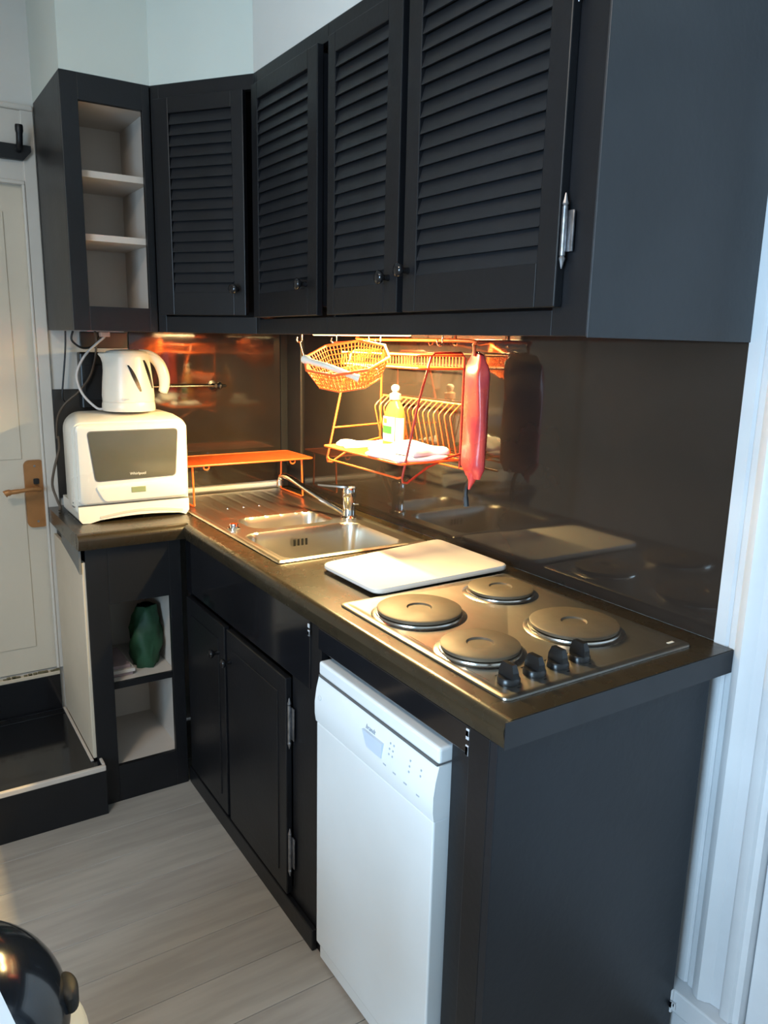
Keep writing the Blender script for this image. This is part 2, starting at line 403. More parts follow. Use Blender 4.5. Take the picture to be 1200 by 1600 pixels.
FY = -.449
c1 = unit('wall_cabinet', 'black wall cabinet with one narrow louvred door, between the corner unit and the double-door unit', 'cabinet')
cc = MB().box(.7005, 1.128, FY+.07, -.007, 1.565, ZT).box(.7005, .722, FY, FY+.02, ZB, ZT, .001).box(1.096, 1.106, FY+.0, FY+.07, 1.60, 2.175)
cc.box(.722, 1.128, FY, FY+.02, ZB, 1.574, .001).box(.722, 1.128, FY, FY+.02, 2.194, ZT, .001)
cc.build('carcass', M_black, c1)
louvre_door(c1, .724, 1.108, 1.578, 2.192, .762, 1.058, 1.645, 2.150, (0, FY-.0005, 0), 0, 1.050, 1.655, 17)
c2 = unit('wall_cabinet', 'black wall cabinet with two louvred doors and a flat grey-black end panel, above the hob', 'cabinet')
cc = MB().box(1.129, 1.984, FY+.07, -.007, 1.565, ZT).box(1.162, 1.172, FY, FY+.07, 1.574, 2.194).box(1.905, 1.984, FY, FY+.02, ZB, ZT, .001)
cc.box(1.129, 1.905, FY, FY+.02, ZB, 1.574, .001).box(1.129, 1.905, FY, FY+.02, 2.194, ZT, .001)
cc.build('carcass', M_black, c2)
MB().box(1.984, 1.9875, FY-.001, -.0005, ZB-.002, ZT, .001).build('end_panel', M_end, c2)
dl = louvre_door(c2, 1.160, 1.464, 1.578, 2.192, 1.193, 1.412, 1.640, 2.150, (0, FY-.0005, 0), 0, 1.432, 1.650, 17)
dr = louvre_door(c2, 1.486, 1.926, 1.578, 2.192, 1.531, 1.880, 1.650, 2.150, (0, FY-.0005, 0), 0, 1.505, 1.660, 17)
for z in (1.695, 2.08): hinge(dr, 1.931, FY-.012, z)
# diagonal corner unit
A = Vector((.414, -.650)); B = Vector((.700, -.449)); ang = math.atan2(B.y-A.y, B.x-A.x); LL = (B-A).length
c3 = unit('corner_wall_cabinet', 'black diagonal corner wall cabinet with one dark louvred door', 'cabinet')
cc = MB().prism([(.016, -.632), (.38, -.615), (.655, -.415), (.688, -.417), (.688, -.017), (.016, -.017)], 'z', 1.565, ZT)
cc.build('carcass', M_black, c3)
T3 = Matrix.Translation((A.x, A.y, 0)) @ Matrix.Rotation(ang, 4, 'Z')
cc = MB().box(0.001, .030, 0, .018, ZB, ZT, .001).box(.030, LL, 0, .018, ZB, 1.580, .001).box(.030, LL, 0, .018, 2.192, ZT, .001)
cc.build('face_frame', M_black, c3, mtx=T3)
louvre_door(c3, .022, .325, 1.584, 2.190, .074, .286, 1.650, 2.148, (A.x, A.y, 0), ang, .298, 1.658, 17)
# open shelf unit at the left
c4 = unit('open_wall_cabinet', 'black open-fronted wall cabinet with pale shelves, left end of the wall units', 'cabinet')
cc = MB().box(.0165, .398, -.9005, -.884, ZB, ZT, .001).box(.0165, .398, -.652, -.640, ZB, ZT).box(.0165, .398, -.884, -.652, 2.19, ZT).box(.0165, .398, -.884, -.652, 1.555, 1.575)
cc.build('carcass', M_black, c4)
ff = MB().box(.398, .414, -.9005, -.853, ZB, ZT, .001).box(.398, .414, -.675, -.652, ZB, ZT, .001).box(.398, .414, -.853, -.675, ZB, 1.602, .001).box(.398, .414, -.853, -.675, 2.161, ZT, .001)
ff.build('face_frame', M_black, c4)
MB().box(.10, .397, -.8838, -.879, 1.576, 2.189).box(.10, .397, -.657, -.6522, 1.576, 2.189).box(.095, .10, -.8838, -.6522, 1.576, 2.189).box(.10, .397, -.879, -.657, 1.5755, 1.602).box(.10, .397, -.879, -.657, 2.165, 2.19).build('lining', M_greycream, c4)
for z in (1.965, 1.790): MB().box(.105, .385, -.8785, -.6575, z, z+.019, .001).build('shelf', M_greycream, c4)
MB().box(.13, .15, -.885, -.875, 1.88, 1.885).build('shelf_stud', M_chrome, c4)

# ------------------------------------------------------------------ base units
b1 = unit('open_base_cabinet', 'black open-fronted base cabinet with a pale side, under the microwave', 'cabinet')
MB().box(.002, .438, -.918, -.902, 0, H-.0505, .001).box(.002, .438, -.640, -.628, 0, H-.0505).build('carcass', M_black, b1)
ff = MB().box(.438, .456, -.918, -.853, 0, H-.0505, .001).box(.438, .456, -.660, -.6205, 0, H-.0505, .001).box(.438, .456, -.853, -.660, 0, .128, .001).box(.438, .456, -.853, -.660, .690, H-.0505, .001)
ff.build('face_frame', M_black, b1)
MB().box(.10, .437, -.9018, -.897, .10, .72).box(.10, .437, -.645, -.6402, .10, .72).box(.095, .10, -.9018, -.6402, .10, .72).box(.10, .437, -.897, -.645, .10, .127).build('lining', M_greycream, b1)
MB().box(.1005, .425, -.8965, -.6455, .395, .412, .001).build('shelf', M_greycream, b1)
MB().box(.4255, .437, -.8965, -.6455, .392, .414, .001).build('shelf_edge', M_black, b1)
MB().box(.02, .452, -.930, -.9185, .177, .835, .002).build('side_panel', M_cream, b1)
MB().prism([(.20, .878), (.4555, .878), (.4555, .800), (.40, .815), (.20, .845)], 'y', -.9375, -.9305).build('bracket', M_grey, b1)

b2 = unit('sink_base_cabinet', 'black sink base cabinet with two plain doors and a deep glossy apron', 'cabinet')
FB = -.600
MB().box(.458, 1.386, FB+.02, -.02, 0.0, .68).build('carcass', M_black, b2)
ff = MB().box(.458, .480, FB, FB+.019, .0, .70).box(1.235, 1.386, FB, FB+.019, .0, H-.051, .001).box(.458, 1.235, FB, FB+.019, 0, .09)
ff.build('face_frame', M_black, b2)
MB().box(.458, 1.335, FB-.004, FB+.019, .700, H-.051, .002).build('apron', M_blackg, b2)
MB().box(.458, 1.372, FB-.016, FB-.0005, .0, .060, .003).build('plinth', M_black, b2)
def plain_door(parent, x0, x1, z0, z1, kx, kz, hx=None):
    d_ = MB().box(x0, x1, FB-.018, FB-.0005, z0, z1, .0025).build('door', M_black, parent)
    fr = MB().box(x0+.045, x1-.045, FB-.0205, FB-.017, z0+.05, z1-.05, .0015).build('panel', M_black, None); fix(fr, d_)
    o = MB().tube([Vector((kx, FB-.018-y_, kz)) for y_ in (0, .008, .012, .016, .020, .026, .030, .032)], [.007, .006, .006, .008, .0125, .0145, .0125, .006], 16).build('knob', M_blackg, None, smooth=60); fix(o, d_)
    if hx:
        for z in (z0+.13, z1-.12): hinge(d_, hx, FB-.012, z, .14)
    return d_
plain_door(b2, .490, .818, .072, .690, .772, .595)
plain_door(b2, .838, 1.232, .072, .690, .868, .600, 1.240)

b3 = unit('hob_base_cabinet', 'black housing beneath the hob with a glossy strip and a wide end panel', 'cabinet')
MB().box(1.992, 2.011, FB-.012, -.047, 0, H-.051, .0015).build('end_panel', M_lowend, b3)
MB().box(1.869, 1.937, FB+.008, FB+.024, 0, .822, .001).build('filler_board', M_black, b3)
MB().box(1.938, 1.992, FB-.012, FB+.012, 0, H-.051, .002).box(1.938, 1.944, FB+.012, -.06, 0, H-.06).build('post', M_black, b3)
MB().box(1.388, 1.937, FB-.010, FB+.006, .823, H-.053, .002).build('glossy_strip', M_blackg, b3)
ch = MB(); random.seed(11)
for (xx, z0, z1) in ((1.342, .825, .868), (1.932, .852, .870), (1.932, .824, .838)):
    for k in range(5):
        zz = z0+random.random()*(z1-z0); ch.box(xx-.004, xx+.004, FB-.0115, FB-.009, zz-.005, zz+.005, .0008, 1)
ch.build('paint_chip', M_chip, b3)['kind'] = 'stuff'

# ------------------------------------------------------------------ sink
sk = thing('inset_sink', (.53, -.30, H), 'stainless steel inset sink with draining board and two bowls', 'sink')
def sdf(x, y, cx, cy, hx, hy, r):
    qx, qy = abs(x-cx)-hx+r, abs(y-cy)-hy+r
    return math.hypot(max(qx, 0), max(qy, 0))+min(max(qx, qy), 0)-r
X0, X1, Y0, Y1 = .028, 1.045, -.547, -.055
def sst(t): t = max(0, min(1, t)); return t*t*(3-2*t)
def sz(x, y):
    ed = min(x-X0, X1-x, y-Y0, Y1-y)
    z = .0025+.0045*sst((ed)/.006) - .004*sst((ed-.012)/.012)
    d_ = min(sdf(x, y, .865, -.312, .160, .198, .05), 9)
    z -= .150*sst(-d_/.028)*1.0
    d2_ = sdf(x, y, .578, -.300, .088, .150, .055)
    z -= .115*sst(-d2_/.036)
    if .07 < x < .50 and -.50 < y < -.13 and d2_ > 0:
        g = max(0, math.cos((y+.50)/.028*2*PI*.5))**2
        fade = sst((x-.07)/.05)*sst((-.13-y)/.02)*sst((y+.50)/.02)
        z -= (.0012+.0030*sst((x-.458)/.03))*fade*(1-g)
    return H+z
b = MB(); nx, ny = 254, 123
G = [[b.bm.verts.new((X0+(X1-X0)*i/nx, Y0+(Y1-Y0)*j/ny, sz(X0+(X1-X0)*i/nx, Y0+(Y1-Y0)*j/ny))) for j in range(ny+1)] for i in range(nx+1)]
for i in range(nx):
    for j in range(ny): b.bm.faces.new((G[i][j], G[i+1][j], G[i+1][j+1], G[i][j+1]))
so = b.build('basin', M_steel, sk, smooth=60)
for f in so.data.polygons:
    pass
def disc(name, c, r, h, m, parent, n=24, prof=None):
    return MB().lathe(prof or [(r, 0), (r, h*.6), (r*.93, h)], c, n).build(name, m, parent, smooth=50)
disc('drain', (.865, -.312, H-.147), .042, .004, M_chrome, sk); disc('drain', (.578, -.300, H-.112), .032, .004, M_chrome, sk)
ov = MB()
for k in range(4): ov.box(.7255+.000*k, .7275, -.345+k*.014, -.337+k*.014, H-.050, H-.028, .001)
ov.build('overflow_slot', M_blkpl, sk)
disc('waste_knob', (.622, -.500, H+.0035), .019, .012, M_chrome, sk, prof=[(.020, 0), (.020, .004), (.012, .007), (.015, .012), (.013, .016)])
for k, yv in enumerate((-.405, -.345, -.285)): disc('drainer_stud', (.33, yv, H+.0015), .005, .003, M_chrome, sk, 10)

tp = thing('mixer_tap', (.663, -.105, H+.003), 'chrome single-lever kitchen mixer tap with a long rising spout', 'tap')
MB().lathe([(.029, 0), (.029, .006), (.024, .010), (.0215, .014), (.021, .070), (.0235, .074), (.0235, .102), (.020, .108)], (.663, -.105, H+.003), 32).build('body', M_chrome, tp, smooth=50)
spt = [(.650, -.112, H+.018), (.60, -.130, H+.036), (.50, -.166, H+.072), (.42, -.195, H+.104), (.385, -.208, H+.113), (.365, -.215, H+.108), (.360, -.217, H+.092)]
MB().tube(smooth_path(spt, 5), [.0125-.0035*min(1, i_/24) for i_ in range(30)]+[.011], 16).build('spout', M_chrome, tp, smooth=60)
MB().tube([(.360, -.217, H+.094), (.360, -.217, H+.076)], [.0125, .012], 16).build('aerator', M_chrome, tp, smooth=50)
lv = MB().prism([(.683, -.122), (.690, -.100), (.670, -.088), (.655, -.098), (.600, -.160), (.588, -.180), (.594, -.188), (.606, -.182)], 'z', H+.111, H+.117)
lv.lathe([(.0225, 0), (.022, .004), (.016, .008)], (.665, -.103, H+.110), 24)
lv.build('lever', M_chrome, tp, smooth=40)
MB().tube([(.684, -.098, H+.056), (.703, -.090, H+.058)], .003, 8).build('side_pin', M_chrome, tp)

# ------------------------------------------------------------------ chopping board
cb = [(1.150, -.474), (1.412, -.470), (1.402, -.045), (1.085, -.045)]
def rpoly(pts, r, n=5):
    out = []
    m = len(pts)
    for i_ in range(m):
        p = Vector(pts[i_]).to_2d(); a = (Vector(pts[i_-1]).to_2d()-p).normalized(); c = (Vector(pts[(i_+1) % m]).to_2d()-p).normalized()
        p0, p1 = p+a*r, p+c*r
        for k in range(n+1):
            t = k/n; out.append(tuple((1-t)**2*p0+2*t*(1-t)*p+t*t*p1))
    return out
ring = rpoly(cb, .028)
def shrink(ring, s_, z):
    c = Vector((sum(p[0] for p in ring)/len(ring), sum(p[1] for p in ring)/len(ring)))
    out = []
    for p in ring:
        d_ = Vector(p)-c; out.append((*(c+d_*(1-s_/d_.length)), z))
    return out
zz = H+.0075
o = MB().loft([shrink(ring, .003, zz), shrink(ring, 0, zz+.003), shrink(ring, 0, zz+.010), shrink(ring, .003, zz+.013)]).build('chopping_board', M_board, smooth=40)
tag(o, 'white plastic chopping board lying between the sink and the hob', 'chopping board')

# ------------------------------------------------------------------ hob
hb = thing('electric_hob', (1.69, -.32, H), 'stainless steel electric hob with four solid plates', 'hob')
hz = H+.0005
hx0, hx1, hy0, hy1 = 1.412, 1.978, -.569, -.070
ring = rrect((hx0+hx1)/2, (hy0+hy1)/2, (hx1-hx0)/2, (hy1-hy0)/2, .012)
def rr(s_, z): return [(px_, py_, z) for px_, py_ in rrect((hx0+hx1)/2, (hy0+hy1)/2, (hx1-hx0)/2-s_, (hy1-hy0)/2-s_, max(.004, .014-s_*.2))]
MB().loft([rr(0, hz), rr(.0005, hz+.0035), rr(.005, hz+.0055), rr(.014, hz+.0052), rr(.020, hz+.0028)]).build('hob_plate', M_hob, hb, smooth=50)
for n_, (cx_, cy_, r_, hh) in enumerate([(1.557, -.449, .0925, .0), (1.530, -.190, .0775, .0), (1.786, -.466, .0775, .0), (1.792, -.215, .0925, .0)]):
    z = hz+.0028
    MB().lathe([(r_+.014, 0), (r_+.010, .002), (r_+.004, .003), (r_+.003, .006), (r_-.001, .007), (r_-.006, .004)], (cx_, cy_, z), 56).build('trim_ring', M_ring, hb, smooth=40)
    MB().lathe([(r_-.008, .002), (r_-.008, .008), (r_, .0085), (r_+.001, .0150), (r_-.003, .0170), (.028, .0170), (.025, .0135), (.001, .0135)], (cx_, cy_, z), 56).build('hot_plate', M_iron, hb, smooth=30)
for k, (kx, ky) in enumerate([(1.923, -.515), (1.920, -.450), (1.917, -.388), (1.914, -.328)]):
    z = hz+.003
    kn = MB().lathe([(.0215, 0), (.0215, .007), (.019, .011)], (kx, ky, z), 28).build('control_knob', M_blkpl, hb, smooth=40)
    g = MB()
    g.loft([[(kx+a*.019, ky+c*.0085, z+.010) for a, c in ((-1, -.9), (1, -.9), (1, .9), (-1, .9))],
            [(kx+a*.0185, ky+c*.0075, z+.022) for a, c in ((-1, -.9), (1, -.9), (1, .9), (-1, .9))],
            [(kx+a*.013, ky+c*.0055, z+.036) for a, c in ((-1, -.9), (1, -.9), (1, .9), (-1, .9))]])
    g = g.build('grip', M_blkpl, None); bmm = g
    g.parent = kn; g.matrix_parent_inverse = Matrix.Identity(4)
    a = MB().box(kx-.0235, kx-.0205, ky-.003, ky+.003, z+.004, z+.009, .001).build('pointer', M_chip, None); fix(a, kn)
    MB().box(kx+.026, kx+.030, ky-.003, ky+.003, z, z+.0004).box(kx-.032, kx-.029, ky-.004, ky+.004, z, z+.0004).build('printed_mark', M_blkpl, hb)
MB().box(1.945, 1.951, -.110, -.092, hz+.003, hz+.0034).build('printed_mark', M_whiteprint, hb)
MB().box(1.655, 1.905, -.5435, -.5425, hz+.0029, hz+.0033).build('pressed_line', M_chrome, hb)

# ------------------------------------------------------------------ dishwasher
dw = thing('slim_dishwasher', (1.63, -.33, 0), 'slim white freestanding dishwasher under the worktop, control panel facing out', 'dishwasher')
dx0, dx1, dy = 1.403, 1.863, -.620
MB().box(dx0+.004, dx1-.004, dy+.045, -.04, .015, .766, .004).build('body', M_white, dw)
MB().box(dx0, dx1, dy+.004, -.05, .768, .801, .006, 3).build('top_slab', M_white, dw)
cp = [(dy+.046, .655), (dy-.003, .655), (dy-.006, .675), (dy-.006, .705), (dy-.002, .735), (dy+.005, .7645), (dy+.046, .7645)]
MB().prism(cp, 'x', dx0, dx1).build('control_panel', M_white, dw, smooth=30)
MB().box(dx0+.003, dx1-.003, dy+.002, dy+.046, .765, .769).build('seam', M_seam, dw)
MB().box(dx0+.002, dx1-.002, dy-.002, dy+.044, .060, .654, .004, 3).build('door', M_white, dw)
MB().box(dx0+.003, dx1-.003, dy+.008, dy+.044, .010, .057, .003).build('kick_plate', M_white, dw)
for a in (dx0+.03, dx1-.06):
    for c in (-.55, -.10): MB().lathe([(.016, 0), (.016, .008), (.009, .010), (.009, .016)], (a+.015, c, 0), 12).build('foot', M_blkpl, dw)
def on_panel(zc):   # y of the control panel surface and tilt at height z
    for (y0, z0), (y1, z1) in zip(cp[1:], cp[2:]):
        if z0 <= zc <= z1: t = (zc-z0)/(z1-z0); return y0+(y1-y0)*t
    return dy
# raised grip plate tinted with a recess's shade, and printed buttons
gr = MB(); gx, gz = 1.655, .712
gr.prism([(gx-.040, gz+.020), (gx+.036, gz+.020), (gx+.034, gz-.012), (gx-.022, gz-.012)], 'y', on_panel(gz)-.0035, on_panel(gz)+.004)
gr.build('grip_shade_plate', mat('shaded_grip_plastic', (.58, .66, .78), .3), dw)
dots = MB()
for cx_, rows, cols, z0 in ((1.712, 3, 2, .742), (1.782, 3, 1, .739), (1.818, 2, 1, .737)):
    for i_ in range(rows):
        for j_ in range(cols):
            zz = z0-.011*i_; xx = cx_+.012*j_; yy = on_panel(zz)
            dots.box(xx-.0018, xx+.0018, yy-.0012, yy+.002, zz-.0018, zz+.0018)
for cx_, zz in ((1.735, .690), (1.773, .688), (1.815, .685), (1.700, .692)):
    dots.box(cx_-.005, cx_+.005, on_panel(zz)-.0006, on_panel(zz)+.002, zz-.0015, zz+.0015)
dots.build('printed_symbols', M_print, dw)
yy = on_panel(.7375)
text('brandt', 'maker_text', .0135, M_print, dw, Matrix.Translation((1.640, yy-.0012, .7395)) @ Matrix.Rotation(math.radians(90-14), 4, 'X'))
disc('power_button', (0, 0, 0), .006, .002, M_white, dw).matrix_parent_inverse = Matrix.Translation((1.425-dw.location.x, on_panel(.72)-.001-dw.location.y, .72)) @ Matrix.Rotation(PI/2, 4, 'X')

# ------------------------------------------------------------------ microwave
mw = thing('microwave_oven', (.18, -.727, H), 'white rounded compact microwave oven with a dark window, left end of the worktop', 'microwave')
def sec(x_, y0, y1, z0, z1, r, crown=0):
    out = []
    for (a, c) in rrect((y0+y1)/2, (z0+z1)/2, (y1-y0)/2, (z1-z0)/2, r, 8):
        if c > (z0+z1)/2: c += crown*(1-((a-(y0+y1)/2)/((y1-y0)/2))**2)
        out.append((x_, a, c))
    return out
MB().loft([sec(.025, -.80, -.62, .99, 1.20, .06), sec(.04, -.83, -.60, .965, 1.235, .06, .004), sec(.09, -.87, -.565, .955, 1.262, .06, .008), sec(.17, -.905, -.545, .95, 1.268, .05, .010),
           sec(.26, -.914, -.541, .95, 1.264, .04, .010), sec(.315, -.915, -.541, .95, 1.256, .035, .008), sec(.326, -.910, -.545, .954, 1.250, .03, .006)]).build('body', M_whitepl, mw, smooth=50)
MB().loft([sec(.322, -.902, -.548, .99, 1.246, .02), sec(.338, -.902, -.548, .99, 1.246, .02), sec(.344, -.896, -.554, .996, 1.240, .02)]).build('door', M_whitepl, mw, smooth=40)
win = rpoly([(-.866, 1.222), (-.582, 1.222), (-.594, 1.070), (-.848, 1.066)], .012)
wg = MB().loft([[(.343, a, c) for a, c in win], [(.3462, a, c) for a, c in win]]).build('window', M_mwglass, mw)
bev = rpoly([(-.869, 1.225), (-.579, 1.225), (-.591, 1.067), (-.851, 1.063)], .014)
MB().loft([[(.342, a, c) for a, c in bev], [(.3452, a, c) for a, c in bev]]).build('window_rim', M_seam, mw)
text('Whirlpool', 'maker_text', .0125, M_whiteprint, mw, Matrix.Translation((.3467, -.716, 1.083)) @ Matrix(((0, 0, 1, 0), (1, 0, 0, 0), (0, 1, 0, 0), (0, 0, 0, 1))))
# swelling control panel under the window, display
cp2 = [(-.840, 1.052), (-.60, 1.056), (-.572, 1.10), (-.560, 1.13), (-.556, 1.03), (-.562, .998), (-.80, .996), (-.832, 1.02)]
pan = rpoly([(-.852, 1.050), (-.562, 1.056), (-.556, 1.000), (-.825, .997)], .016)
MB().loft([[(.343, a, c) for a, c in pan], [(.3475, a, c) for a, c in pan], [(.349, -.70+(a+.70)*.96, 1.025+(c-1.025)*.85) for a, c in pan]]).build('control_panel', M_whitepl, mw, smooth=50)
dp = MB().box(.3485, .3505, -.740, -.694, 1.022, 1.040, .0006).build('display', M_lcd, mw)
text('12:00', 'display_digits', .012, M_print, mw, Matrix.Translation((.3509, -.717, 1.031)) @ Matrix(((0, 0, 1, 0), (1, 0, 0, 0), (0, 1, 0, 0), (0, 0, 0, 1))), .0002) if False else None
# base with the arched underside and rounded feet
arch = [(-.905, .985), (-.905, .945), (-.895, .931), (-.872, .9297), (-.850, .935)]+[(-.84+.26*k/8, .9375+.007*math.sin(PI*k/8)) for k in range(9)]+[(-.572, .935), (-.558, .9297), (-.547, .945), (-.547, .985)]
MB().prism(arch, 'x', .10, .338).build('base', M_whitepl, mw, smooth=30)
arc2 = [(-.84+.27*k/10, .950+.014*math.sin(PI*k/10)) for k in range(11)]+[(-.57+.0-.27*k/10, .942+.014*math.sin(PI*(10-k)/10)) for k in range(11)]
MB().prism(arc2, 'x', .337, .3395).build('base_recess_shade', M_greycream, mw)  # recess drawn as a greyer arc, its shade in the colour
MB().box(.30, .3375, -.903, -.549, .985, .988).build('seam', M_seam, mw)
MB().box(.300, .330, -.9165, -.9145, .984, .987).box(.312, .318, -.9165, -.9145, .996, .999).build('side_mark', M_seam, mw)

# ------------------------------------------------------------------ kettle
KX, KY, KZ = .215, -.700, 1.2765
kt = thing('electric_kettle', (KX, KY, KZ), 'cream plastic electric kettle on top of the microwave', 'kettle')
def kring(r, z, spout=0, n=36, ky=0):
    out = []
    for k in range(n):
        a = 2*PI*k/n; rr_ = r
        dv = (a-1.5*PI+PI) % (2*PI)-PI
        rr_ += spout*max(0, math.cos(dv))**14
        out.append((KX+rr_*math.cos(a)*.98, KY+rr_*math.sin(a)+ky, KZ+z))
    return out
MB().loft([kring(.084, 0), kring(.086, .006), kring(.085, .022), kring(.083, .030)]).build('power_base', M_kettle, kt, smooth=50)
MB().loft([kring(.083, .0305), kring(.084, .05), kring(.081, .09), kring(.077, .13), kring(.074, .155, .004), kring(.072, .172, .012), kring(.071, .184, .022), kring(.068, .188, .020)]).build('body', M_kettle, kt, smooth=50)
MB().loft([kring(.067, .186), kring(.064, .192), kring(.045, .197), kring(.012, .199)]).build('lid', M_kettle, kt, smooth=50)
hpts = smooth_path([(KX, KY+.040, KZ+.187), (KX+.004, KY+.075, KZ+.180), (KX+.008, KY+.103, KZ+.155), (KX+.010, KY+.118, KZ+.115), (KX+.010, KY+.119, KZ+.080), (KX+.008, KY+.112, KZ+.055)], 5)
MB().tube(hpts, [.013+.006*math.sin(PI*min(1, k/len(hpts))) for k in range(len(hpts)-1)]+[.006], 14).build('handle', M_kettle, kt, smooth=60)
# dark strips on the body: water gauge, and the handle gap's shade as colour
def onk(a, z, r):
    return (KX+r*math.cos(a)*.98, KY+r*math.sin(a), KZ+z)
def krad(z):
    T_ = [(.03, .083), (.05, .084), (.09, .081), (.13, .077), (.155, .074), (.19, .07)]
    for (a, ra), (b_, rb) in zip(T_, T_[1:]):
        if a <= z <= b_: return ra+(rb-ra)*(z-a)/(b_-a)
    return .08
def strip(name, pts, wd, m):
    P = []
    for a, z in pts: P.append((a, z))
    s_ = MB(); L_, R_ = [], []
    n_ = len(P)
    for i_, (a, z) in enumerate(P):
        ww = wd*math.sin(PI*(i_+.6)/(n_+.2))**.5
        L_.append([onk(a-ww, z, krad(z)-.002), onk(a+ww, z, krad(z)-.002), onk(a+ww, z, krad(z)+.0012), onk(a-ww, z, krad(z)+.0012)])
    s_.loft(L_); return s_.build(name, m, kt)
strip('water_gauge', [(-.22+.46*(i_/9)**.8, .150-.084*i_/9) for i_ in range(10)], .085, M_blkpl)
strip('handle_gap_shade', [(.55+.40*(i_/9)**.8, .166-.092*i_/9) for i_ in range(10)], .11, M_blkpl)
MB().box(KX+.0815, KX+.083, KY-.045, KY-.020, KZ+.041, KZ+.0435).build('print', M_print, kt)
MB().tube(smooth_path([(KX-.0, KY-.083, KZ+.006), (.19, -.80, 1.285), (.16, -.835, 1.33), (.14, -.845, 1.39), (.13, -.815, 1.45), (.13, -.775, 1.49), (.125, -.748, 1.512), (.120, -.742, 1.524)]), .0042, 8).build('cord', M_grcable, kt, smooth=60)
MB().box(.105, .135, -.760, -.728, 1.514, 1.5315, .004).build('plug', mat('pinkish_plug_plastic', (.62, .42, .34), .4), kt)

# dark socket box and loose cables behind
bx = thing('socket_box', (.03, -.77, 1.27), 'dark box fixed to the far wall behind the kettle', 'electrical box')
MB().box(.0095, .055, -.815, -.72, 1.27, 1.462, .006).build('box', M_blkpl, bx)
MB().box(.055, .058, -.80, -.735, 1.30, 1.42, .002).build('face_plate', M_void, bx)
def cable(name, pts, r, m, label):
    return tag(MB().tube(smooth_path(pts), r, 8).build(name, m, smooth=60), label, 'cable')
cable('power_cable', [(.08, -.766, 1.5315), (.07, -.76, 1.50), (.07, -.768, 1.44), (.075, -.79, 1.38), (.08, -.83, 1.33), (.075, -.875, 1.29), (.05, -.897, 1.24), (.03, -.90, 1.17)], .0038, M_brcable, 'thin grey-brown cable hanging behind the kettle down towards the microwave back')
cable('power_cable', [(.06, -.900, 1.18), (.085, -.905, 1.14), (.095, -.925, 1.08), (.09, -.935, 1.02), (.10, -.925, .97), (.105, -.918, .945), (.112, -.922, .9335)], .0042, M_brcable, 'brown cable looping out left of the microwave beside the door casing')
cable('power_cable', [(.05, -.83, 1.5315), (.05, -.835, 1.50), (.055, -.80, 1.475), (.06, -.76, 1.49), (.06, -.745, 1.5315)], .0035, M_blkpl, 'short black cable drooping under the open wall cabinet')
cable('power_cable', [(.045, -.853, 1.5315), (.04, -.855, 1.48), (.04, -.862, 1.42), (.04, -.87, 1.36), (.04, -.875, 1.31), (.04, -.865, 1.29)], .003, M_blkpl, 'black cable running straight down the pale wall left of the kettle')

# ------------------------------------------------------------------ rod on the far wall
rd = thing('hanging_rod', (.04, -.45, 1.343), 'thin dark metal rod with an end knob on the far wall, behind the kettle', 'rod')
MB().tube([(.045, -.66, 1.343), (.045, -.31, 1.343)], .005, 10).build('rod', mat('polished_dark_metal', (.10, .09, .08), .2, metal=1), rd, smooth=60)
MB().tube([(.045, y_, 1.343) for y_ in (-.325, -.318, -.312, -.306, -.300, -.294, -.286)], [.006, .012, .014, .009, .005, .006, .002], 14).build('end_knob', M_blkpl, rd, smooth=60)
MB().tube([(.0075, -.33, 1.343), (.012, -.33, 1.343), (.014, -.33, 1.343), (.05, -.33, 1.343)], [.018, .018, .008, .007], 14).tube([(.0075, -.62, 1.343), (.012, -.62, 1.343), (.014, -.62, 1.343), (.05, -.62, 1.343)], [.018, .018, .008, .007], 14).build('bracket', M_blkpl, rd, smooth=40)

# ------------------------------------------------------------------ orange shelf over the draining board
os_ = thing('plate_shelf', (.17, -.29, H), 'orange metal standing shelf on the draining board, right of the microwave', 'shelf')
zs = 1.082
rim = rrect(.1735, -.2875, .1125, .2440, .012, 4)
MB().tube([(a, c, zs+.001) for a, c in rim], .0035, 8, closed=True).build('rim_wire', M_orange, os_, smooth=60)
lines = MB()
for k in range(70): lines.tube([(.062, -.526+k*.00690, zs+.0015), (.285, -.526+k*.00690, zs+.0015)], .0017, 5)
for k in range(4): lines.tube([(.095+k*.052, -.530, zs-.001), (.095+k*.052, -.045, zs-.001)], .002, 5)
lines.build('shelf_top', M_orange2, os_)['kind'] = 'stuff'
for y_ in (-.505, -.080):
    MB().tube([(.085, y_, zs), (.080, y_, H+.0105), (.090, y_, H+.0075), (.262, y_, H+.0075), (.272, y_, H+.0105), (.262, y_, zs)], .0035, 8).build('leg', M_orange, os_, smooth=60)
for y_ in (-.46, -.125): MB().tube([(.278, y_+.010*math.cos(a), zs-.007+.009*math.sin(a)) for a in [2*PI*k/12 for k in range(12)]], .0028, 6, closed=True).build('catch_loop', M_orange, os_)

# ------------------------------------------------------------------ lamp under the wall cabinets
lp = thing('under_cabinet_lamp', (.98, -.2, 1.55), 'warm tube lamp fixed under the wall cabinets, glowing above the dish rack', 'lamp')
MB().box(.57, 1.15, -.225, -.175, 1.548, 1.5649, .003).build('housing', M_trim, lp)
MB().tube([(.59, -.2, 1.540), (1.13, -.2, 1.540)], .0075, 12).build('tube', M_lamp, lp, smooth=60)
ra = thing('hanging_rail', (.99, -.1, 1.53), 'slim orange rail with bent ends under the wall cabinets, above the dish rack', 'rail')
MB().tube(smooth_path([(.700, -.100, 1.5645), (.700, -.100, 1.535), (.712, -.100, 1.5245), (.98, -.100, 1.5245), (1.262, -.100, 1.5245), (1.278, -.100, 1.515), (1.281, -.100, 1.502), (1.281, -.100, 1.486)], 5), .0045, 8).build('rail', M_orange, ra, smooth=60)
MB().tube([(1.20, -.100, 1.5245), (1.20, -.100, 1.5649)], .004, 8).build('hanger', M_orange, ra)
